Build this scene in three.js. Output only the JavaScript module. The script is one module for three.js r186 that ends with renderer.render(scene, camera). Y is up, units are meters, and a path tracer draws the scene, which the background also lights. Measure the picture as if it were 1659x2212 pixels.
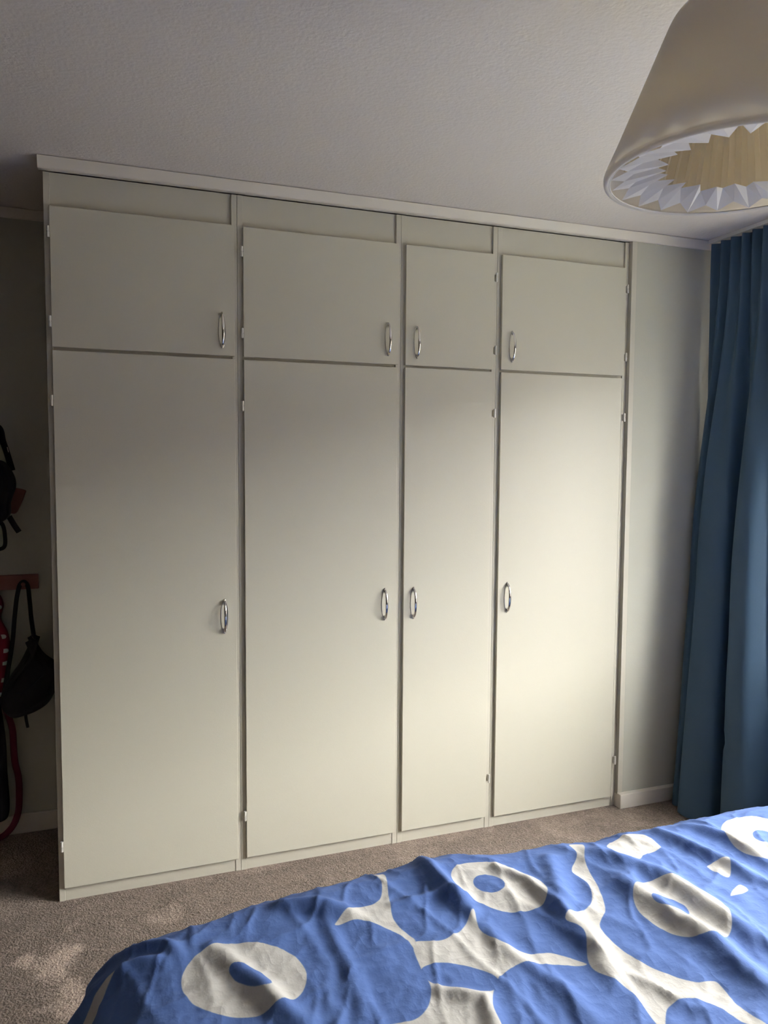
import * as THREE from 'three';
import { RoundedBoxGeometry } from 'three/addons/geometries/RoundedBoxGeometry.js';
import { mergeGeometries, mergeVertices, toCreasedNormals } from 'three/addons/utils/BufferGeometryUtils.js';

// ------------------------------------------------------------------ camera, sky, exposure
const scene = new THREE.Scene();
const camera = new THREE.PerspectiveCamera(67.5, 1659 / 2212, 0.05, 100);
camera.fov = 2 * Math.atan(1106 / 1655.47) * 180 / Math.PI;
camera.rotation.order = 'YXZ';
camera.position.set(0.15563, 1.46869, 2.64792);
camera.rotation.set(-0.068085, -0.346845, 0.006296);
scene.add(camera);

const renderer = new THREE.WebGLRenderer({ antialias: true });
renderer.toneMapping = THREE.LinearToneMapping;
renderer.toneMappingExposure = 1.0;
renderer.shadowMap.enabled = true;

{ // overcast sky: brightest overhead, the same all the way round
  const W = 64, H = 64, d = new Float32Array(W * H * 4);
  for (let j = 0; j < H; j++) for (let i = 0; i < W; i++) {
    const el = ((j + 0.5) / H - 0.5) * Math.PI, s = Math.max(0, Math.sin(el));
    const L = (1 + 2 * s) / 3, o = (j * W + i) * 4;
    d[o] = 1.0 * L; d[o + 1] = 0.985 * L; d[o + 2] = 0.94 * L; d[o + 3] = 1;
  }
  const t = new THREE.DataTexture(d, W, H, THREE.RGBAFormat, THREE.FloatType);
  t.mapping = THREE.EquirectangularReflectionMapping;
  t.magFilter = THREE.LinearFilter; t.minFilter = THREE.LinearFilter; t.needsUpdate = true;
  scene.background = t;
  scene.backgroundIntensity = 67;
}

// ------------------------------------------------------------------ helpers
let seed = 7;
const rnd = () => { seed = (seed * 1664525 + 1013904223) >>> 0; return seed / 4294967296; };
const hash = (x, y) => { let h = (x * 374761393 + y * 668265263) | 0; h = Math.imul(h ^ (h >>> 13), 1274126177); return ((h ^ (h >>> 16)) >>> 0) / 4294967296; };
const sm = (t) => t * t * (3 - 2 * t);
function noise(x, y) {
  const xi = Math.floor(x), yi = Math.floor(y), u = sm(x - xi), v = sm(y - yi);
  return (hash(xi, yi) * (1 - u) + hash(xi + 1, yi) * u) * (1 - v) + (hash(xi, yi + 1) * (1 - u) + hash(xi + 1, yi + 1) * u) * v;
}
const fbm = (x, y, n = 4) => { let s = 0, a = 0.5, t = 0; for (let i = 0; i < n; i++) { s += a * noise(x, y); t += a; a *= 0.5; x = x * 2.03 + 17.1; y = y * 2.03 + 5.7; } return s / t; };
const sstep = (a, b, x) => { const t = Math.min(1, Math.max(0, (x - a) / (b - a))); return sm(t); };
const lerp = (a, b, t) => a + (b - a) * t;
const used = new Map();
const numbered = (name) => { const n = used.get(name) ?? 0; used.set(name, n + 1); return n ? name + '_' + String(n).padStart(3, '0') : name; };
function part(name, geo, mat, parent, label) {
  const m = new THREE.Mesh(geo, mat); m.name = name; m.castShadow = m.receiveShadow = true;
  if (label) m.userData.label = label;
  parent.add(m); return m;
}
function thing(name, label, category, [x, y, z] = [0, 0, 0], group) {
  const o = new THREE.Group(); o.name = numbered(name); o.position.set(x, y, z);
  o.userData = { label, category }; if (group) o.userData.group = group;
  scene.add(o); return o;
}
function single(name, geo, mat, label, category, group) {
  const m = part(numbered(name), geo, mat, scene); m.userData = { label, category }; if (group) m.userData.group = group; return m;
}
function struct(name, geo, mat, parent = scene) { const m = part(name, geo, mat, parent); if (parent === scene) m.userData.kind = 'structure'; return m; }
function box(x0, x1, y0, y1, z0, z1) { const g = new THREE.BoxGeometry(x1 - x0, y1 - y0, z1 - z0); g.translate((x0 + x1) / 2, (y0 + y1) / 2, (z0 + z1) / 2); metreUV(g); return g; }
function rbox(x0, x1, y0, y1, z0, z1, r = 0.0015, s = 2) { const g = new RoundedBoxGeometry(x1 - x0, y1 - y0, z1 - z0, s, r); g.translate((x0 + x1) / 2, (y0 + y1) / 2, (z0 + z1) / 2); metreUV(g); return g; }
function metreUV(g) { // box-projected uv in metres
  if (g.index) { const n = g.toNonIndexed(); g.index = null; g.attributes = n.attributes; }
  const p = g.attributes.position, n = g.attributes.normal, uv = new Float32Array(p.count * 2);
  for (let i = 0; i < p.count; i++) {
    const ax = Math.abs(n.getX(i)), ay = Math.abs(n.getY(i)), az = Math.abs(n.getZ(i));
    const [u, v] = az >= ax && az >= ay ? [p.getX(i), p.getY(i)] : ax >= ay ? [p.getZ(i), p.getY(i)] : [p.getX(i), p.getZ(i)];
    uv[2 * i] = u; uv[2 * i + 1] = v;
  }
  g.setAttribute('uv', new THREE.BufferAttribute(uv, 2)); return g;
}
function dataTex(size, fn, srgb, repeat) { // fn(u, v) -> [r, g, b] 0..1, tiles
  const d = new Uint8Array(size * size * 4);
  for (let j = 0; j < size; j++) for (let i = 0; i < size; i++) {
    const c = fn(i / size, j / size), o = (j * size + i) * 4;
    for (let k = 0; k < 3; k++) d[o + k] = Math.max(0, Math.min(255, 255 * (Array.isArray(c) ? c[k] : c)));
    d[o + 3] = 255;
  }
  const t = new THREE.DataTexture(d, size, size); t.wrapS = t.wrapT = THREE.RepeatWrapping; t.magFilter = THREE.LinearFilter; t.minFilter = THREE.LinearFilter;
  if (srgb) t.colorSpace = THREE.SRGBColorSpace; if (repeat) t.repeat.set(repeat, repeat); t.needsUpdate = true; return t;
}
const tileNoise = (u, v, f, s = 0) => { // periodic value noise, f cells
  const x = u * f, y = v * f, xi = Math.floor(x), yi = Math.floor(y), a = sm(x - xi), b = sm(y - yi), w = (n) => ((n % f) + f) % f;
  const h = (i, j) => hash(w(i) + s * 131, w(j) + s * 57);
  return (h(xi, yi) * (1 - a) + h(xi + 1, yi) * a) * (1 - b) + (h(xi, yi + 1) * (1 - a) + h(xi + 1, yi + 1) * a) * b;
};
const lin = (r, g, b) => new THREE.Color().setRGB(r, g, b);
const std = (o) => new THREE.MeshStandardMaterial(o);
const phys = (o) => new THREE.MeshPhysicalMaterial(o);

// ------------------------------------------------------------------ materials
const rollerBump = dataTex(512, (u, v) => 0.55 * tileNoise(u, v, 96, 1) + 0.3 * tileNoise(u, v, 180, 2) + 0.15 * tileNoise(u, v, 40, 3), false, 4);
const stuccoBump = dataTex(1024, (u, v) => { const a = tileNoise(u, v, 90, 4), b = tileNoise(u, v, 200, 5), c = tileNoise(u, v, 45, 6); return 0.5 * a + 0.25 * b + 0.25 * c; }, false, 1.6);
const paint = std({ color: lin(0.655, 0.628, 0.525), roughness: 0.42, bumpMap: rollerBump, bumpScale: 0.00012 });
const paintFrame = std({ color: lin(0.63, 0.60, 0.51), roughness: 0.45, bumpMap: rollerBump, bumpScale: 0.0001 });
const wallPaint = std({ color: lin(0.56, 0.555, 0.48), roughness: 0.9, bumpMap: rollerBump, bumpScale: 0.0002 });
const roomPaint = std({ color: lin(0.60, 0.58, 0.52), roughness: 0.95 });
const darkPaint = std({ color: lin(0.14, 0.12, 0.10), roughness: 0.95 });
const ceilingPaint = std({ color: lin(0.86, 0.80, 0.755), roughness: 1, bumpMap: stuccoBump, bumpScale: 0.0012 });
const trimPaint = std({ color: lin(0.82, 0.765, 0.69), roughness: 0.5 });
const whiteGloss = std({ color: lin(0.82, 0.80, 0.76), roughness: 0.35 });
const chrome = std({ color: lin(0.86, 0.85, 0.84), roughness: 0.07, metalness: 1 });
const nickel = std({ color: lin(0.88, 0.86, 0.81), roughness: 0.28, metalness: 0.25 });
const darkMetal = std({ color: lin(0.25, 0.24, 0.23), roughness: 0.4, metalness: 1 });
const wood = std({ color: lin(0.3, 0.12, 0.1), roughness: 0.6 });
const blackCloth = phys({ color: lin(0.012, 0.012, 0.018), roughness: 0.95 });
const darkCloth = phys({ color: lin(0.01, 0.011, 0.02), roughness: 1 });
const backBoard = std({ color: lin(0.3, 0.27, 0.22), roughness: 0.9 });

const F = 2.392; // ceiling height
const XR = 2.74, XL = -0.8, ZB = -0.58, ZR = 3.55;

// ------------------------------------------------------------------ the room
{
  // carpet: pile with brushed patches
  const S = 2048, X0 = XL - 0.1, Z0 = ZB - 0.1, SZ = 4.4;
  const d = new Uint8Array(S * S * 4), bd = new Uint8Array(S * S * 4);
  for (let j = 0; j < S; j++) for (let i = 0; i < S; i++) {
    const x = X0 + SZ * i / S, z = Z0 + SZ * j / S, o = (j * S + i) * 4;
    const patch = sstep(0.5, 0.64, fbm(x * 6.5 + 3.1, z * 6.5 + 8.2, 3) + 0.1 * (noise(x * 160, z * 160) - 0.5)); // pile stroked the other way
    const med = fbm(x * 30, z * 30, 3), tuft = noise(x * 420 + 4 * noise(x * 60, z * 60), z * 300), fine = hash(i, j);
    const stroked = 0.3 + 0.7 * sstep(0.45, 0.1, x) * sstep(0.05, 0.25, z);
    const t = 0.9 + 0.16 * (med - 0.5) + 0.36 * (tuft - 0.5) + 0.16 * (fine - 0.5) + 0.36 * patch * stroked;
    d[o] = 255 * Math.min(1, 0.57 * t); d[o + 1] = 255 * Math.min(1, 0.515 * t); d[o + 2] = 255 * Math.min(1, 0.475 * t); d[o + 3] = 255;
    const h = 0.55 * tuft + 0.25 * fine + 0.2 * noise(x * 120, z * 120);
    bd[o] = bd[o + 1] = bd[o + 2] = 255 * h; bd[o + 3] = 255;
  }
  const mk = (a, c) => { const t = new THREE.DataTexture(a, S, S); t.magFilter = t.minFilter = THREE.LinearFilter; if (c) t.colorSpace = THREE.SRGBColorSpace; t.needsUpdate = true; return t; };
  const carpet = phys({ map: mk(d, true), bumpMap: mk(bd), bumpScale: 0.006, roughness: 1, sheen: 0.25, sheenRoughness: 0.6, sheenColor: lin(0.5, 0.42, 0.38) });
  // surface with small real unevenness of the pile
  const g = new THREE.PlaneGeometry(SZ, SZ, 4, 4); g.rotateX(-Math.PI / 2); g.translate(X0 + SZ / 2, 0, Z0 + SZ / 2);
  const p = g.attributes.position, uv = g.attributes.uv;
  for (let i = 0; i < p.count; i++) uv.setXY(i, (p.getX(i) - X0) / SZ, (p.getZ(i) - Z0) / SZ);
  const slab = box(X0, X0 + SZ, -0.25, -0.001, Z0, Z0 + SZ);
  struct('floor', mergeGeometries([g.toNonIndexed(), slab]), carpet);
}
struct('ceiling', box(XL - 0.2, XR + 0.3, F, F + 0.2, ZB - 0.2, ZR + 0.2), ceilingPaint);
struct('wall_back', box(XL - 0.2, XR + 0.3, 0, F, ZB - 0.2, ZB), wallPaint);
struct('wall_back_right', rbox(2.199, XR, 0, F, ZB, 0.004, 0.001), wallPaint);
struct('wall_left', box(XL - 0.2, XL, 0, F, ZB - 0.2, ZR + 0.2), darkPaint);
struct('wall_rear', box(XL - 0.2, XR + 0.3, 0, F, ZR, ZR + 0.2), darkPaint);
const WZ0 = 0.78, WZ1 = 2.65, WY0 = 0.8, WY1 = 2.02;
struct('wall_right', mergeGeometries([
  box(XR, XR + 0.26, 0, WY0, ZB, ZR), box(XR, XR + 0.26, WY1, F, ZB, ZR),
  box(XR, XR + 0.26, WY0, WY1, ZB, WZ0), box(XR, XR + 0.26, WY0, WY1, WZ1, ZR)]), roomPaint);
{
  const w = new THREE.Group(); w.name = 'window_1'; w.userData.kind = 'structure'; scene.add(w);
  const x0 = XR + 0.12, x1 = XR + 0.19, f = 0.055, zm = (WZ0 + WZ1) / 2;
  part('window_frame', mergeGeometries([box(x0, x1, WY0, WY0 + f, WZ0, WZ1), box(x0, x1, WY1 - f, WY1, WZ0, WZ1), box(x0, x1, WY0, WY1, WZ0, WZ0 + f), box(x0, x1, WY0, WY1, WZ1 - f, WZ1), box(x0, x1, WY0, WY1, zm - 0.04, zm + 0.04)]), whiteGloss, w);
  const glass = phys({ color: 0xffffff, transmission: 1, thickness: 0, roughness: 0, ior: 1.5 });
  for (const [a, b] of [[WZ0 + f, zm - 0.04], [zm + 0.04, WZ1 - f]]) part('pane', box(x0 + 0.03, x0 + 0.034, WY0 + f, WY1 - f, a, b), glass, w);
  part('window_sill', rbox(XR - 0.06, XR + 0.12, WY0 - 0.03, WY0 + 0.002, WZ0 - 0.06, WZ1 + 0.06, 0.005), whiteGloss, w);
}
// baseboards, ceiling mouldings
struct('baseboard_back', rbox(XL, -0.02, 0, 0.075, ZB, ZB + 0.016, 0.004), trimPaint);
struct('baseboard_right', mergeGeometries([rbox(2.172, XR, 0, 0.062, 0.004, 0.03, 0.003), rbox(2.172, 2.19, 0, 0.055, -0.025, 0.006, 0.002)]), trimPaint);
struct('baseboard_left', rbox(XL, XL + 0.016, 0, 0.075, ZB, ZR, 0.004), trimPaint);
function moulding(x0, x1, z) { // board that leans out to the ceiling
  const s = new THREE.Shape(); // (depth, y)
  s.moveTo(0, F - 0.002); s.lineTo(0.05, F - 0.0025); s.lineTo(0.049, F - 0.006); s.quadraticCurveTo(0.043, F - 0.024, 0.038, F - 0.033); s.lineTo(0.035, F - 0.036); s.lineTo(0, F - 0.031); s.closePath();
  const g = new THREE.ExtrudeGeometry(s, { depth: x1 - x0, bevelEnabled: false, curveSegments: 6 });
  g.rotateY(-Math.PI / 2); g.scale(-1, 1, 1);
  // shape x -> world z, extrude -> world x
  const p = g.attributes.position, n = g.attributes.normal, out = new Float32Array(p.count * 3);
  for (let i = 0; i < p.count; i++) { const a = p.getX(i), b = p.getY(i), c = p.getZ(i); out[3 * i] = Math.abs(a) + x0; out[3 * i + 1] = b; out[3 * i + 2] = z + Math.abs(c); }
  g.setAttribute('position', new THREE.BufferAttribute(out, 3)); g.deleteAttribute('uv'); g.computeVertexNormals(); return metreUV(g);
}
struct('trim_1', moulding(-0.029, XR, -0.02), trimPaint);
struct('trim_2', moulding(XL, -0.02, ZB - 0.02), trimPaint);
struct('trim_3', rbox(2.1745, 2.1985, 0.02, F - 0.03, -0.03, 0.006, 0.002), paintFrame); // filler strip at the wardrobe's right end

// ------------------------------------------------------------------ the wardrobes
const paths = {};
{ // bow handle: leaf-shaped outline on the door and an arched, tapering grip
  const n = 40, ring = [];
  for (let i = 0; i < n; i++) { const a = i / n * 2 * Math.PI, s = Math.sin(a), c = Math.cos(a); ring.push(new THREE.Vector3(0.0118 * Math.sign(c) * Math.pow(Math.abs(c), 1.25), 0.0605 * s, 0.0012)); }
  paths.ring = new THREE.TubeGeometry(new THREE.CatmullRomCurve3(ring, true), 80, 0.0011, 6, true);
  const M = 48, K = 16, pos = [], idx = [];
  for (let i = 0; i <= M; i++) {
    const t = i / M * 2 - 1, y = 0.0575 * t, arch = Math.pow(Math.max(0, 1 - Math.pow(Math.abs(t), 2.2)), 0.62), z = 0.002 + 0.022 * arch;
    const w = 0.0025 + 0.0024 * Math.pow(1 - t * t, 0.7), th = 0.0022 + 0.001 * (1 - t * t);
    const dt = 1e-3, za = (q) => 0.022 * Math.pow(Math.max(0, 1 - Math.pow(Math.min(1, Math.abs(q)), 2.2)), 0.62);
    let ty = 0.0575 * 2 * dt, tz = za(t + dt) - za(t - dt); const L = Math.hypot(ty, tz); ty /= L; tz /= L;
    for (let k = 0; k < K; k++) { const a = k / K * 2 * Math.PI; const cx = w * Math.cos(a), cn = th * Math.sin(a); pos.push(cx, y - tz * cn, z + ty * cn); }
  }
  for (let i = 0; i < M; i++) for (let k = 0; k < K; k++) { const a = i * K + k, b = i * K + (k + 1) % K, c = a + K, d = b + K; idx.push(a, b, c, b, d, c); }
  for (const [o, s] of [[0, 1], [M * K, -1]]) for (let k = 1; k < K - 1; k++) s > 0 ? idx.push(o, o + k + 1, o + k) : idx.push(o, o + k, o + k + 1);
  const g = new THREE.BufferGeometry(); g.setAttribute('position', new THREE.Float32BufferAttribute(pos, 3)); g.setIndex(idx); g.computeVertexNormals();
  // two feet that thicken to the door
  const foot = (s) => { const f = new THREE.CylinderGeometry(0.0026, 0.0034, 0.012, 14); f.rotateX(Math.PI / 2); f.scale(1, 1.9, 1); f.translate(0, 0.0475 * s, 0.0065); return f; };
  const cl = (q) => { const r = q.index ? q.toNonIndexed() : q; r.deleteAttribute('uv'); return r; };
  paths.handle = mergeGeometries([cl(paths.ring), cl(g), cl(foot(1)), cl(foot(-1))]);
  const barrel = (y0, y1) => { const c = new THREE.CylinderGeometry(0.0044, 0.0044, y1 - y0, 14); c.translate(0, (y0 + y1) / 2, 0); return c; };
  const leaf = new THREE.BoxGeometry(0.004, 0.026, 0.012); leaf.translate(0, 0, -0.008);
  paths.hinge = mergeGeometries([barrel(-0.017, -0.0008), barrel(0.0008, 0.017), (() => { const c = new THREE.CylinderGeometry(0.0024, 0.0024, 0.03, 10); return c; })(), leaf]);
}
// unit: [frame x0, x1], doors [x0, x1, y0, y1], handles [x, y], hinge column x, hinge heights
const units = [
  { f: [-0.0165, 0.5825], u: [0.0003, 0.5706, 1.817, 2.251], l: [0.0, 0.5712, 0.0495, 1.8065], hu: [0.5291, 1.9011], hl: [0.5292, 0.926], hx: -0.0045, hy: [2.1711, 1.8958, 1.6492, 0.1933], dy: 0,
    d: 'leftmost wide wardrobe unit with greige doors beside the dark alcove' },
  { f: [0.5833, 1.1773], u: [0.6012, 1.1645, 1.8165, 2.2495], l: [0.6016, 1.1632, 0.05, 1.806], hu: [1.1255, 1.9051], hl: [1.1178, 0.9336], hx: 0.5966, hy: [2.1669, 1.8952, 1.6495, 0.2036], dy: 0,
    d: 'second wide wardrobe unit from the left, handles on its right edge' },
  { f: [1.1781, 1.5715], u: [1.193, 1.5535, 1.816, 2.2495], l: [1.1925, 1.5508, 0.0505, 1.808], hu: [1.2382, 1.9016], hl: [1.2327, 0.9321], hx: 1.5638, hy: [2.1635, 1.8893, 1.6496, 0.2061], dy: 0,
    d: 'narrow wardrobe unit with greige doors between two wider ones' },
  { f: [1.5723, 2.1735], u: [1.588, 2.1526, 1.8175, 2.251], l: [1.589, 2.145, 0.047, 1.8075], hu: [1.6334, 1.9066], hl: [1.6302, 0.9312], hx: 2.162, hy: [2.1681, 1.8935, 1.6482, 0.2026], dy: 0,
    d: 'rightmost wardrobe unit, brightest doors, next to the curtain' },
];
for (const u of units) {
  const [x0, x1] = u.f, g = thing('wardrobe', u.d, 'wardrobe', [x0, 0, -0.0135], 'built-in wardrobe units along the back wall');
  const X = (x) => x - x0, W = x1 - x0, t = 0.0185, D = 0.53;
  part('side_panel', rbox(0, t, 0.0, F - 0.036, -D, 0, 0.0012), paintFrame, g);
  part('side_panel', rbox(W - t, W, 0.0, F - 0.036, -D, 0, 0.0012), paintFrame, g);
  part('fascia_panel', box(t, W - t, 2.235, F - 0.034, -0.026, -0.009), paintFrame, g);
  part('middle_rail', box(t, W - t, 1.80, 1.822, -D + 0.03, -0.006), paintFrame, g);
  part('plinth', rbox(t, W - t, 0, 0.068, -0.04, -0.0025, 0.001), paintFrame, g);
  part('back_panel', box(t, W - t, 0.07, 2.235, -D, -D + 0.012), backBoard, g);
  for (const [k, dr, h, ys] of [['u', u.u, u.hu, u.hy.slice(0, 2)], ['l', u.l, u.hl, u.hy.slice(2)]]) {
    const d = part('cupboard_door', rbox(X(dr[0]), X(dr[1]), dr[2], dr[3], 0.0008, 0.0135, 0.0014, 3), paint, g, k === 'u' ? 'short upper door' : 'tall lower door');
    const hd = part('handle', paths.handle, chrome, d, 'chrome bow handle'); hd.position.set(X(h[0]), h[1], 0.0135);
    for (const y of ys) { const hg = part('hinge', paths.hinge, nickel, d, 'small metal barrel hinge'); hg.position.set(X(u.hx), y, 0.0125); }
  }
}

// ------------------------------------------------------------------ pendant lamp
{
  const L = thing('pendant_lamp', 'cone-shaped translucent grey pendant lampshade with white pleated lining hanging from ceiling', 'lamp', [1.203, 0, 1.558]);
  const shell = phys({ color: lin(0.93, 0.90, 0.86), roughness: 0.9, transmission: 0.72, thickness: 0, side: THREE.DoubleSide });
  const V = (a) => a.map(([r, y]) => new THREE.Vector2(r, y));
  const outer = [[0.2145, 1.9715], [0.2195, 1.969], [0.2235, 1.971], [0.2247, 1.977], [0.2222, 1.988], [0.2, 2.039], [0.152, 2.154], [0.13, 2.207], [0.118, 2.234], [0.108, 2.248], [0.093, 2.2605], [0.078, 2.27], [0.053, 2.277], [0.022, 2.281]];
  const inner = outer.map(([r, y]) => [Math.max(0.02, r - 0.0022), y - 0.0008]).reverse();
  const prof = new THREE.SplineCurve(V(outer)).getPoints(90), profI = new THREE.SplineCurve(V(outer)).getPoints(90).map((p) => new THREE.Vector2(Math.max(0.02, p.x - 0.0018), p.y - 0.0006 + (p.y < 1.975 ? 0.0022 : 0))).reverse();
  part('lamp_shade', new THREE.LatheGeometry([...prof, ...profI, prof[0]], 128), shell, L, 'smooth translucent outer cone');
  // pleated paper collar round the opening
  const paper = phys({ color: lin(0.80, 0.78, 0.78), roughness: 0.8, transmission: 0.3, thickness: 0, side: THREE.DoubleSide });
  const N = 23, tri = [];
  const ring = (r, y, a) => [r * Math.cos(a), y, r * Math.sin(a)];
  const A = (k) => 0.13 + k * Math.PI / N;
  for (let k = 0; k < 2 * N; k++) {
    const up = k % 2 === 0, q = (k2) => { const u = k2 % 2 === 0, j = 0.006 * (hash(k2 % (2 * N), 3) - 0.5);
      return u ? [ring(0.2125, 1.974 + j * 0.4, A(k2)), ring(0.152, 1.997 + j, A(k2))] : [ring(0.188, 1.982 + j, A(k2)), ring(0.116, 1.993 + j, A(k2))]; };
    const [o0, i0] = q(k), [o1, i1] = q(k + 1);
    tri.push(...o0, ...o1, ...i0, ...o1, ...i1, ...i0);
  }
  const cg = new THREE.BufferGeometry(); cg.setAttribute('position', new THREE.Float32BufferAttribute(tri, 3)); cg.computeVertexNormals();
  part('pleated_collar', cg, paper, L, 'zigzag white paper collar');
  const liner = phys({ color: lin(0.88, 0.80, 0.63), roughness: 0.9, transmission: 0.55, thickness: 0, side: THREE.DoubleSide }), lt = [];
  for (let k = 0; k < 4 * N; k++) {
    const q = (j) => { const dr = j % 2 ? 0.006 : -0.004; return [ring(0.185 + dr, 2.002, A(j / 2)), ring(0.1 + dr, 2.225, A(j / 2))]; };
    const [b0, t0] = q(k), [b1, t1] = q(k + 1); lt.push(...b0, ...b1, ...t0, ...b1, ...t1, ...t0);
  }
  const lg = new THREE.BufferGeometry(); lg.setAttribute('position', new THREE.Float32BufferAttribute(lt, 3)); lg.computeVertexNormals();
  part('pleated_liner', lg, liner, L, 'cream pleated inner cone');
  part('rim_wire', (() => { const t = new THREE.TorusGeometry(0.2142, 0.0013, 8, 128); t.rotateX(Math.PI / 2); t.translate(0, 1.972, 0); return t; })(), whiteGloss, L);
  const tubeY = (r, y0, y1) => { const c = new THREE.CylinderGeometry(r, r, y1 - y0, 20); c.translate(0, (y0 + y1) / 2, 0); return c; };
  const sk = part('lamp_socket', tubeY(0.021, 2.2, 2.285), whiteGloss, L);
  const bulb = new THREE.SphereGeometry(0.03, 20, 14); bulb.translate(0, 2.165, 0); part('bulb', bulb, phys({ color: lin(0.85, 0.85, 0.84), roughness: 0.3 }), sk, 'unlit white bulb');
  part('cord', tubeY(0.003, 2.28, F - 0.03), whiteGloss, L);
  part('ceiling_cup', new THREE.LatheGeometry(V([[0.0, F - 0.045], [0.02, F - 0.043], [0.04, F - 0.025], [0.046, F - 0.001]]), 32), whiteGloss, L);
}

// ------------------------------------------------------------------ curtain
{
  const top = [], n = 17;
  for (let i = 0; i < n; i++) top.push([i % 2 ? 2.56 : 2.53, 0.055 + 0.027 * i]);
  const mid = [[2.57, 0.03], [2.505, 0.022], [2.495, 0.05], [2.53, 0.083], [2.472, 0.095], [2.472, 0.15], [2.5, 0.215], [2.585, 0.228], [2.585, 0.258], [2.485, 0.272], [2.475, 0.315], [2.485, 0.355], [2.53, 0.385], [2.57, 0.40], [2.555, 0.43], [2.60, 0.455], [2.62, 0.47]];
  const bot = [[2.52, 0.05], [2.42, 0.055], [2.40, 0.09], [2.45, 0.122], [2.375, 0.135], [2.375, 0.2], [2.42, 0.265], [2.55, 0.275], [2.53, 0.30], [2.425, 0.32], [2.405, 0.375], [2.425, 0.44], [2.50, 0.465], [2.58, 0.475], [2.56, 0.51], [2.61, 0.53], [2.63, 0.55]];
  const NU = 220, NV = 90, pos = [], idx = [], uv = [];
  for (let j = 0; j <= NV; j++) {
    const y = lerp(0.008, F - 0.022, j / NV), pts = [];
    const yt = y > 1.0 ? sstep(1.0, 2.35, y) : 0, yb = y < 1.0 ? Math.pow((1.0 - y) / 1.0, 1.15) : 0;
    for (let i = 0; i < n; i++) {
      let x = lerp(lerp(mid[i][0], top[i][0], yt), bot[i][0], yb), z = lerp(lerp(mid[i][1], top[i][1], yt), bot[i][1], yb);
      pts.push(new THREE.Vector3(x + 0.004 * (noise(i * 3.1, y * 4) - 0.5), y, z + 0.006 * (noise(i * 2.3 + 40, y * 3) - 0.5)));
    }
    const c = new THREE.CatmullRomCurve3(pts, false, 'centripetal');
    for (let i = 0; i <= NU; i++) {
      const p = c.getPoint(i / NU);
      const pinch = Math.exp(-Math.pow((y - 0.36) / 0.02, 2)) * Math.exp(-Math.pow((p.z - 0.33) / 0.05, 2));
      pos.push(p.x + 0.012 * pinch, p.y, p.z); uv.push(i / NU * 1.6, y);
    }
  }
  for (let j = 0; j < NV; j++) for (let i = 0; i < NU; i++) { const a = j * (NU + 1) + i, b = a + 1, d = a + NU + 1, e = d + 1; idx.push(a, d, b, b, d, e); }
  const g = new THREE.BufferGeometry(); g.setAttribute('position', new THREE.Float32BufferAttribute(pos, 3)); g.setAttribute('uv', new THREE.Float32BufferAttribute(uv, 2)); g.setIndex(idx); g.computeVertexNormals();
  const weave = dataTex(256, (u, v) => 0.5 * tileNoise(u, v, 128, 9) + 0.5 * tileNoise(u, v, 64, 8), false, 12);
  const cloth = phys({ color: lin(0.042, 0.09, 0.152), roughness: 0.7, sheen: 0.5, sheenRoughness: 0.4, sheenColor: lin(0.05, 0.14, 0.16), side: THREE.DoubleSide, bumpMap: weave, bumpScale: 0.0002 });
  const c = thing('curtain', 'dark teal-blue floor-length curtain gathered in the right corner', 'curtain', [0, 0, 0]);
  part('curtain_cloth', g, cloth, c);
  const r = thing('curtain_rail', 'white curtain rail fixed to the ceiling above the blue curtain', 'curtain rail', [0, 0, 0]);
  part('rail', rbox(2.535, 2.555, F - 0.016, F - 0.0005, 0.03, 3.2, 0.002), whiteGloss, r);
}

// ------------------------------------------------------------------ bed
const FE = [[-0.2, 1.09], [0.334, 1.075], [0.475, 1.04], [0.606, 1.018], [0.733, 1.004], [0.851, 0.984], [0.92, 0.98], [1.03, 1.006], [1.22, 1.022], [1.3, 1.046], [1.41, 1.034], [1.58, 1.04], [1.76, 1.027], [1.9, 1.048], [2.6, 1.05]];
function farEdge(x) { let i = 0; while (i < FE.length - 2 && x > FE[i + 1][0]) i++; const [a, b] = [FE[i], FE[i + 1]]; return lerp(a[1], b[1], Math.min(1, Math.max(0, (x - a[0]) / (b[0] - a[0])))) - 0.117; }
const XE = 0.03, RX = 0.25, RZ = 0.22, TOP = 0.535, LOW = 0.285, XF = 2.3, ZN = 2.66;
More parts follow.
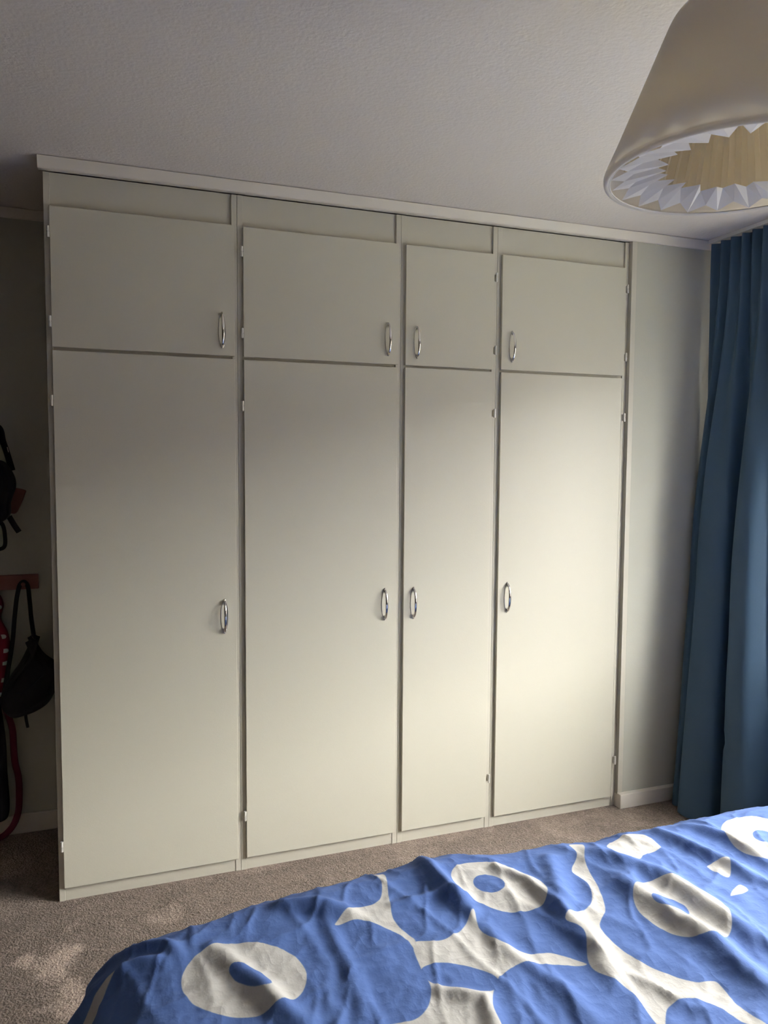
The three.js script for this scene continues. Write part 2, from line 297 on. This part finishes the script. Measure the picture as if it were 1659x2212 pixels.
// creases of the cover, as runs over the cloth: points, height, width
const creases = [
  [[[0.84, 1.02], [0.842, 1.144], [0.853, 1.26]], 0.020, 0.022], [[[1.462, 1.097], [1.486, 1.215], [1.511, 1.293], [1.528, 1.388]], 0.016, 0.02], [[[1.55, 1.10], [1.593, 1.197], [1.598, 1.266], [1.597, 1.323]], 0.016, 0.02],
  [[[1.247, 1.148], [1.322, 1.276], [1.338, 1.446], [1.353, 1.554]], 0.018, 0.028], [[[0.851, 1.285], [0.868, 1.41], [0.91, 1.528], [0.915, 1.6]], 0.008, 0.02], [[[1.131, 1.121], [1.033, 1.339], [1.032, 1.442], [1.009, 1.533]], 0.014, 0.025],
  [[[1.222, 1.282], [1.24, 1.455], [1.253, 1.515], [1.254, 1.649]], 0.022, 0.028], [[[0.562, 1.175], [0.562, 1.376], [0.55, 1.473]], 0.006, 0.014], [[[0.02, 1.19], [0.196, 1.194], [0.24, 1.216]], 0.014, 0.018],
  [[[0.09, 1.08], [0.245, 1.157], [0.27, 1.212]], 0.012, 0.016], [[[0.333, 1.208], [0.387, 1.323], [0.424, 1.417], [0.445, 1.454]], 0.015, 0.022], [[[0.494, 1.104], [0.569, 1.149], [0.609, 1.189]], 0.02, 0.025],
  [[[0.987, 1.122], [1.028, 1.197], [1.033, 1.339]], 0.010, 0.014], [[[0.706, 1.184], [0.813, 1.179], [0.869, 1.209]], 0.008, 0.012], [[[0.695, 1.46], [0.762, 1.505], [0.749, 1.569]], 0.01, 0.015],
];
function segDist(px, py, P) {
  let best = 9, at = 0; for (let i = 0; i < P.length - 1; i++) { const [ax, ay] = P[i], [bx, by] = P[i + 1], dx = bx - ax, dy = by - ay, t = Math.min(1, Math.max(0, ((px - ax) * dx + (py - ay) * dy) / (dx * dx + dy * dy))), d = Math.hypot(px - ax - t * dx, py - ay - t * dy); if (d < best) { best = d; at = (i + t) / (P.length - 1); } }
  return [best, at];
}
function wrinkle(x, z) {
  let h = 0;
  for (const [P, a, w] of creases) { const [d, t] = segDist(x, z, P); if (d < 4 * w) h += 1.25 * a * Math.exp(-(d * d) / (w * w)) * (0.35 + 0.65 * Math.sin(Math.PI * Math.min(1, Math.max(0, 0.1 + 0.8 * t)))); }
  const wx = x + 0.05 * fbm(x * 5, z * 5, 2), wz = z + 0.05 * fbm(x * 5 + 9, z * 5 + 4, 2);
  const ridge = (u, v) => 1 - Math.abs(2 * noise(u, v) - 1);
  // creases run mostly down the bed's width
  h += 0.022 * (fbm(wx * 5 - wz * 1.2, wz * 2.2, 3) - 0.5) + 0.0045 * Math.pow(ridge(wx * 9 - wz * 2, wz * 2.6 + 3), 6) + 0.0032 * Math.pow(ridge(wx * 17 + wz * 5, wz * 7 + 8), 6) + 0.002 * Math.pow(ridge(wx * 24 + wz * 12, wz * 22 - wx * 9), 2) + 0.0022 * Math.pow(ridge(wx * 48, wz * 40), 2) * fbm(x * 9, z * 9, 2);
  return h;
}
{
  // ---- print of the cover, laid out in metres over the cloth
  const S = 2048, X0 = -0.3, Z0 = 0.7, SZ = 2.75, cv = document.createElement('canvas'); cv.width = cv.height = S;
  const c = cv.getContext('2d'), px = (x) => (x - X0) / SZ * S, pz = (z) => (z - Z0) / SZ * S, k = S / SZ;
  const BLUE = '#4a66a0', WHITE = '#b9b7b3';
  c.fillStyle = BLUE; c.fillRect(0, 0, S, S);
  const blob = (P, col) => { // smooth closed outline through points
    const cu = new THREE.CatmullRomCurve3(P.map(([x, z]) => new THREE.Vector3(px(x), pz(z), 0)), true, 'centripetal').getPoints(P.length * 8);
    c.fillStyle = col; c.beginPath(); cu.forEach((p, i) => i ? c.lineTo(p.x, p.y) : c.moveTo(p.x, p.y)); c.closePath(); c.fill();
  };
  const oval = (x, z, a, b, r, col) => { c.fillStyle = col; c.beginPath(); c.ellipse(px(x), pz(z), a * k, b * k, r, 0, 2 * Math.PI); c.fill(); };
  // white channels between the blue fields
  blob([[0.574, 1.213], [0.632, 1.174], [0.684, 1.161], [0.717, 1.094], [0.72, 1.03], [0.74, 1.03], [0.71, 1.164], [0.694, 1.24], [0.708, 1.315], [0.701, 1.365], [0.686, 1.285], [0.629, 1.218]], WHITE);
  blob([[0.705, 1.32], [0.751, 1.333], [0.80, 1.319], [0.857, 1.27], [0.845, 1.325], [0.862, 1.376], [0.901, 1.415], [0.95, 1.43], [0.99, 1.48], [0.927, 1.456], [0.86, 1.445], [0.807, 1.469], [0.765, 1.53], [0.75, 1.594], [0.64, 1.58], [0.545, 1.54], [0.57, 1.505], [0.63, 1.506], [0.66, 1.489], [0.685, 1.445], [0.687, 1.40]], WHITE);
  blob([[1.02, 1.36], [1.10, 1.33], [1.152, 1.25], [1.15, 1.19], [1.201, 1.133], [1.22, 1.07], [1.245, 1.09], [1.199, 1.17], [1.165, 1.27], [1.125, 1.35], [1.08, 1.395], [1.077, 1.458], [1.095, 1.52], [1.15, 1.587], [1.184, 1.60], [1.175, 1.66], [1.184, 1.73], [1.157, 1.70], [1.12, 1.625], [1.063, 1.618], [1.015, 1.66], [1.023, 1.57], [0.992, 1.491], [1.03, 1.41]], WHITE);
  blob([[1.292, 1.128], [1.334, 1.09], [1.408, 1.081], [1.415, 1.173], [1.35, 1.19], [1.321, 1.207]], WHITE);
  blob([[1.457, 1.28], [1.511, 1.288], [1.469, 1.333]], WHITE); blob([[1.473, 1.364], [1.473, 1.387], [1.416, 1.395]], WHITE);
  blob([[0.0, 1.17], [0.04, 1.2], [0.02, 1.23], [0.155, 1.192], [0.125, 1.215], [0.105, 1.24], [0.04, 1.27], [-0.03, 1.28], [-0.05, 1.22]], WHITE);
  oval(0.745, 1.439, 0.072, 0.036, -2.54, BLUE);
  // pale ovals with a blue middle
  for (const [x, z, a, b, r] of [[0.375, 1.307, 0.116, 0.099, -2.497], [0.959, 1.188, 0.115, 0.083, 1.081], [1.272, 1.406, 0.109, 0.09, 1.677], [1.68, 1.221, 0.126, 0.09, 2.227]]) oval(x, z, a, b, r, WHITE);
  for (const [x, z, a, b, r] of [[0.383, 1.324, 0.05, 0.02, 0.962], [0.942, 1.177, 0.037, 0.033, 1.303], [1.256, 1.393, 0.038, 0.031, 0.977], [1.702, 1.216, 0.037, 0.03, 2.312]]) oval(x, z, a, b, r, BLUE);
  // the cover goes on with the same kind of ovals and channels
  for (let i = 0; i < 14; i++) { const x = 0.25 + 0.42 * (i % 5) + 0.08 * rnd(), z = 1.78 + 0.33 * Math.floor(i / 5) + 0.07 * rnd(), r = rnd() * 3; oval(x, z, 0.11, 0.088, r, WHITE); oval(x, z, 0.035, 0.028, r, BLUE); blob([[x + 0.16, z - 0.1], [x + 0.22, z - 0.02], [x + 0.27, z + 0.12], [x + 0.21, z + 0.06]], WHITE); }
  const map = new THREE.CanvasTexture(cv); map.colorSpace = THREE.SRGBColorSpace; map.flipY = false; map.magFilter = THREE.LinearFilter; map.needsUpdate = true;
  const crease = dataTex(1024, (u, v) => { const r = (f, s) => 1 - Math.abs(2 * tileNoise(u, v, f, s) - 1); return 0.45 * r(14, 31) ** 2 + 0.3 * r(30, 32) ** 2 + 0.15 * r(64, 33) + 0.1 * tileNoise(u, v, 256, 34); }, false, SZ / 0.6);
  const cotton = phys({ map, roughness: 0.9, bumpMap: crease, bumpScale: 0.0015, sheen: 0.15, sheenRoughness: 0.6, side: THREE.DoubleSide });
  // ---- the cloth: rounded over the bed's edges, hanging a little below
  const NX = 460, NZ = 380, pos = [], uv = [], idx = [];
  // parameter along an axis: <0 edge side, 0 inside; returns [edge amount, straight coordinate share]
  const H = 0.16, edge = (t, n0) => t < n0 ? 1 + H - (1 + H) * t / n0 : 0;
  const samp = (i, n, a, b) => { // a: share of cells on the first edge, b: on the last
    const t = i / n; if (t < a) return [Math.pow(1 - t / a, 1) * 1.35, 0, 0]; if (t > 1 - b) return [0, 1, (t - 1 + b) / b * 1.35]; return [0, (t - a) / (1 - a - b), 0];
  };
  for (let j = 0; j <= NZ; j++) for (let i = 0; i <= NX; i++) {
    const [ax, ux, bx] = samp(i, NX, 0.2, 0.1), [az, uz, bz] = samp(j, NZ, 0.22, 0.1);
    // edge parameter p in 0..1 goes round a quarter turn, beyond 1 hangs straight down
    const px0 = ax > 0 ? ax : bx, pz0 = az > 0 ? az : bz, sx = ax > 0 ? -1 : 1, sz = az > 0 ? -1 : 1;
    const E = Math.max(px0, pz0), over = Math.max(0, E - 1), qx = E > 1 ? px0 / E : px0, qz = E > 1 ? pz0 / E : pz0;
    let ex = Math.sin(qx * Math.PI / 2), ez = Math.sin(qz * Math.PI / 2);
    const dx = ex * Math.sqrt(1 - ez * ez / 2), dz = ez * Math.sqrt(1 - ex * ex / 2), e = Math.min(1, Math.hypot(dx, dz));
    const x = ax > 0 ? XE + RX - RX * dx : bx > 0 ? XF - RX + RX * dx : lerp(XE + RX, XF - RX, ux), zf = farEdge(x);
    let z = az > 0 ? zf + RZ - RZ * dz : bz > 0 ? ZN - RZ + RZ * dz : lerp(zf + RZ, ZN - RZ, uz);
    const cu = ax > 0 ? XE + RX - RX * Math.asin(Math.min(1, dx)) - over * 0.2 : x, cw = az > 0 ? zf + RZ - RZ * Math.asin(Math.min(1, dz)) - over * 0.2 : z;
    let y = LOW + (TOP - LOW) * Math.sqrt(1 - e * e) - over * 0.42;
    const w = wrinkle(cu, cw), nx = sx * dx, nz = sz * dz, ny = Math.sqrt(Math.max(0.05, 1 - e * e)), nl = Math.hypot(nx, ny, nz);
    const hang = over * 0.05 * Math.sin(cu * 40 + cw * 33);
    pos.push(x + (w - 0.012 + hang) * nx / nl, y + (w - 0.012) * ny / nl, z + (w - 0.012 + hang) * nz / nl);
    uv.push((cu - X0) / SZ, (cw - Z0) / SZ);
  }
  for (let j = 0; j < NZ; j++) for (let i = 0; i < NX; i++) { const a = j * (NX + 1) + i, b = a + 1, d = a + NX + 1, e = d + 1; idx.push(a, d, b, b, d, e); }
  const g = new THREE.BufferGeometry(); g.setAttribute('position', new THREE.Float32BufferAttribute(pos, 3)); g.setAttribute('uv', new THREE.Float32BufferAttribute(uv, 2)); g.setIndex(idx); g.computeVertexNormals();
  single('duvet', g, cotton, 'crumpled blue and white patterned duvet spread over the bed', 'duvet');
  const b = thing('bed', 'low bed under the blue and white duvet', 'bed', [1.2, 0, 1.84]);
  part('mattress', rbox(-0.99, 1.03, 0.27, 0.475, -0.72, 0.72, 0.06, 4), whiteGloss, b);
  part('bed_base', rbox(-0.98, 1.02, 0.12, 0.268, -0.71, 0.71, 0.01), backBoard, b);
  for (const [x, z] of [[-0.9, -0.62], [0.94, -0.62], [-0.9, 0.62], [0.94, 0.62]]) { const l = new THREE.CylinderGeometry(0.025, 0.02, 0.122, 16); l.translate(x, 0.06, z); part('leg', l, wood, b); }
}

// ------------------------------------------------------------------ the alcove: rails, bags, clothes
function plate(P, depth, bevel, z, mat) { // outline in (x, y) with thickness and rounded edge
  const cu = new THREE.CatmullRomCurve3(P.map(([x, y]) => new THREE.Vector3(x, y, 0)), true, 'centripetal').getPoints(P.length * 6);
  const s = new THREE.Shape(cu.map((p) => new THREE.Vector2(p.x, p.y)));
  const g = new THREE.ExtrudeGeometry(s, { depth: Math.max(0.001, depth - 2 * bevel), bevelEnabled: true, bevelThickness: bevel, bevelSize: bevel, bevelOffset: -bevel, bevelSegments: 5, steps: 1 });
  g.translate(0, 0, z + bevel); return g;
}
function strap(P, w, t) { // flat band along points, w across, t thick
  const c = new THREE.CatmullRomCurve3(P.map((p) => new THREE.Vector3(...p))), n = P.length * 10, pos = [], idx = [], K = 8;
  for (let i = 0; i <= n; i++) {
    const p = c.getPoint(i / n), d = c.getTangent(i / n), side = new THREE.Vector3(0, 0, 1).cross(d); if (side.length() < 0.1) side.set(1, 0, 0); side.normalize(); const nn = d.clone().cross(side);
    for (let k = 0; k < K; k++) { const a = k / K * 2 * Math.PI, q = p.clone().addScaledVector(side, w / 2 * Math.cos(a)).addScaledVector(nn, t / 2 * Math.sin(a)); pos.push(q.x, q.y, q.z); }
  }
  for (let i = 0; i < n; i++) for (let k = 0; k < K; k++) { const a = i * K + k, b = i * K + (k + 1) % K; idx.push(a, b, a + K, b, b + K, a + K); }
  for (const [o, s] of [[0, 1], [n * K, -1]]) for (let k = 1; k < K - 1; k++) s > 0 ? idx.push(o, o + k + 1, o + k) : idx.push(o, o + k, o + k + 1);
  const g = new THREE.BufferGeometry(); g.setAttribute('position', new THREE.Float32BufferAttribute(pos, 3)); g.setIndex(idx); g.computeVertexNormals(); return g;
}
{
  const peg = (x, y, l) => { const c = new THREE.CylinderGeometry(0.007, 0.008, l, 12); c.rotateX(Math.PI / 2 - 0.25); c.translate(x, y, ZB + 0.02 + l / 2); return c; };
  const rail = thing('hook_rail', 'reddish wooden peg rail on the alcove wall above the sling bag', 'hook rail', [0, 0, ZB]);
  const loc = (g) => { g.translate(0, 0, -ZB); return g; };
  part('rail_board', loc(rbox(-0.72, -0.1, 0.964, 1.02, ZB, ZB + 0.02, 0.003)), wood, rail);
  for (const x of [-0.62, -0.46, -0.3, -0.15]) part('peg', loc(peg(x, 0.985, 0.05)), wood, rail);
  const up = thing('hook_rail', 'brown wooden hook board behind the upper black bag, its end sticking out', 'hook rail', [0, 0, ZB]);
  const ub = plate([[-0.40, 1.50], [-0.2, 1.36], [-0.165, 1.352], [-0.137, 1.342], [-0.14, 1.33], [-0.158, 1.283], [-0.178, 1.255], [-0.30, 1.33], [-0.42, 1.42]], 0.02, 0.003, 0.001); part('rail_board', ub, wood, up);
  part('peg', loc(peg(-0.22, 1.40, 0.06)), wood, up);

  // sling bag: strap loop over the peg, pouch below
  const sb = thing('sling_bag', 'black sling bag hanging by its long strap from the wooden peg rail', 'bag', [0, 0, ZB]);
  part('pouch', plate([[-0.118, 0.805], [-0.1, 0.762], [-0.08, 0.728], [-0.055, 0.705], [-0.03, 0.685], [-0.024, 0.64], [-0.045, 0.58], [-0.07, 0.54], [-0.11, 0.515], [-0.15, 0.502], [-0.19, 0.497], [-0.218, 0.52], [-0.232, 0.56], [-0.224, 0.60], [-0.196, 0.655], [-0.165, 0.70], [-0.135, 0.76]], 0.085, 0.03, 0.062), blackCloth, sb);
  part('strap', strap([[-0.222, 0.585, 0.095], [-0.205, 0.68, 0.09], [-0.19, 0.78, 0.07], [-0.182, 0.87, 0.06], [-0.172, 0.95, 0.05], [-0.16, 0.99, 0.05], [-0.148, 0.998, 0.052], [-0.137, 0.985, 0.05], [-0.13, 0.93, 0.055], [-0.124, 0.86, 0.07], [-0.113, 0.78, 0.095]], 0.016, 0.004), blackCloth, sb);
  part('webbing_tail', strap([[-0.15, 0.51, 0.10], [-0.148, 0.48, 0.098], [-0.144, 0.445, 0.09]], 0.011, 0.004), blackCloth, sb);
  part('zip', strap([[-0.2, 0.60, 0.146], [-0.15, 0.60, 0.1465], [-0.08, 0.66, 0.146]], 0.004, 0.003), darkCloth, sb);

  // backpack above
  const bp = thing('backpack', 'black backpack hanging high on the alcove wall, half out of view', 'backpack', [0, 0, ZB]);
  part('pouch', plate([[-0.20, 1.455], [-0.178, 1.43], [-0.162, 1.395], [-0.16, 1.36], [-0.17, 1.33], [-0.178, 1.30], [-0.18, 1.26], [-0.21, 1.232], [-0.28, 1.22], [-0.36, 1.235], [-0.40, 1.32], [-0.38, 1.42], [-0.30, 1.47]], 0.13, 0.045, 0.07), blackCloth, bp);
  part('strap', strap([[-0.30, 1.60, 0.06], [-0.25, 1.595, 0.065], [-0.215, 1.575, 0.07], [-0.205, 1.53, 0.07], [-0.19, 1.48, 0.08], [-0.175, 1.42, 0.08]], 0.022, 0.006), blackCloth, bp);
  part('strap', strap([[-0.19, 1.25, 0.08], [-0.172, 1.215, 0.08], [-0.158, 1.19, 0.075]], 0.02, 0.008), blackCloth, bp);
  part('strap', strap([[-0.24, 1.235, 0.08], [-0.215, 1.225, 0.085], [-0.205, 1.18, 0.085], [-0.21, 1.135, 0.08], [-0.24, 1.125, 0.08]], 0.014, 0.005), blackCloth, bp);
  const bk = new RoundedBoxGeometry(0.003, 0.02, 0.003, 2, 0.001); bk.rotateZ(0.2); bk.translate(-0.187, 1.497, 0.087); part('buckle', bk, nickel, bp, 'small shiny buckle');

  // red garment with pale dots, trailing ribbon, dark trousers
  const cvs = document.createElement('canvas'); cvs.width = cvs.height = 256; const cc = cvs.getContext('2d'); cc.fillStyle = '#7d1530'; cc.fillRect(0, 0, 256, 256); cc.fillStyle = '#c9c4c0';
  for (let i = 0; i < 9; i++) { cc.beginPath(); cc.ellipse(28 + 80 * (i % 3) + 20 * rnd(), 30 + 84 * Math.floor(i / 3) + 24 * rnd(), 11, 13, rnd() * 3, 0, 6.3); cc.fill(); }
  const dots = new THREE.CanvasTexture(cvs); dots.colorSpace = THREE.SRGBColorSpace; dots.wrapS = dots.wrapT = THREE.RepeatWrapping; dots.repeat.set(6, 6);
  const red = phys({ map: dots, roughness: 0.9 }), pink = phys({ color: lin(0.17, 0.012, 0.045), roughness: 0.85 });
  const rg = thing('garment', 'red spotted garment hanging at the left edge of the alcove', 'garment', [0, 0, ZB]);
  part('cloth', plate([[-0.26, 0.965], [-0.235, 0.95], [-0.222, 0.91], [-0.232, 0.86], [-0.212, 0.81], [-0.203, 0.76], [-0.207, 0.70], [-0.214, 0.62], [-0.235, 0.55], [-0.30, 0.53], [-0.38, 0.56], [-0.37, 0.75], [-0.34, 0.93]], 0.055, 0.02, 0.006), red, rg);
  const pk = thing('ribbon_belt', 'long crimson fabric belt trailing from the red garment down to the carpet', 'belt', [0, 0, ZB]);
  part('cloth', strap([[-0.236, 0.55, 0.035], [-0.218, 0.49, 0.038], [-0.203, 0.43, 0.04], [-0.2, 0.36, 0.04], [-0.197, 0.30, 0.04], [-0.186, 0.235, 0.04], [-0.185, 0.17, 0.04], [-0.19, 0.1, 0.045], [-0.21, 0.05, 0.05], [-0.245, 0.018, 0.055], [-0.30, 0.006, 0.06]], 0.024, 0.005), pink, pk);
  const tr = thing('trousers', 'black trousers hanging below the red garment in the alcove', 'trousers', [0, 0, ZB]);
  part('cloth', plate([[-0.32, 0.62], [-0.245, 0.58], [-0.232, 0.50], [-0.222, 0.40], [-0.22, 0.28], [-0.216, 0.13], [-0.225, 0.10], [-0.28, 0.085], [-0.36, 0.09], [-0.38, 0.3], [-0.37, 0.6]], 0.05, 0.018, 0.055), darkCloth, tr);
}

// ------------------------------------------------------------------ outside the window
struct('ground', box(XR + 0.3, 90, -3.2, -3, -80, 80), std({ color: lin(0.09, 0.093, 0.075), roughness: 1 }));
{ // the house across the street that hides the low sky
  const hx = 17.5, hz0 = -26, hz1 = 30, y1 = 3.4;
  const brick = std({ color: lin(0.08, 0.06, 0.05), roughness: 0.95 }), tiles = std({ color: lin(0.08, 0.06, 0.055), roughness: 0.9 }), dark = std({ color: lin(0.03, 0.035, 0.04), roughness: 0.15 });
  const h = thing('apartment_building', 'long dark brick house across the street outside the window', 'building', [hx, -3, 2]);
  part('wall', box(0, 9, 0, y1 + 3, hz0 - 2, hz1 - 2), brick, h);
  const r = new THREE.Shape(); r.moveTo(-0.5, 0); r.lineTo(4.5, 1.9); r.lineTo(9.5, 0); r.closePath();
  const rg = new THREE.ExtrudeGeometry(r, { depth: hz1 - hz0 + 1, bevelEnabled: false }); rg.translate(0, y1 + 3, hz0 - 2.5); part('roof', rg, tiles, h);
  for (let i = 0; i < 14; i++) for (const y of [1.2, 4.1, 6.2]) { const w = part('window', box(-0.06, 0.02, y, y + 1.3, hz0 + 0.4 + i * 3.9, hz0 + 1.8 + i * 3.9), whiteGloss, h); part('pane', box(-0.07, -0.05, y + 0.1, y + 1.2, hz0 + 0.5 + i * 3.9, hz0 + 1.7 + i * 3.9), dark, w); }
}
renderer.render(scene, camera);
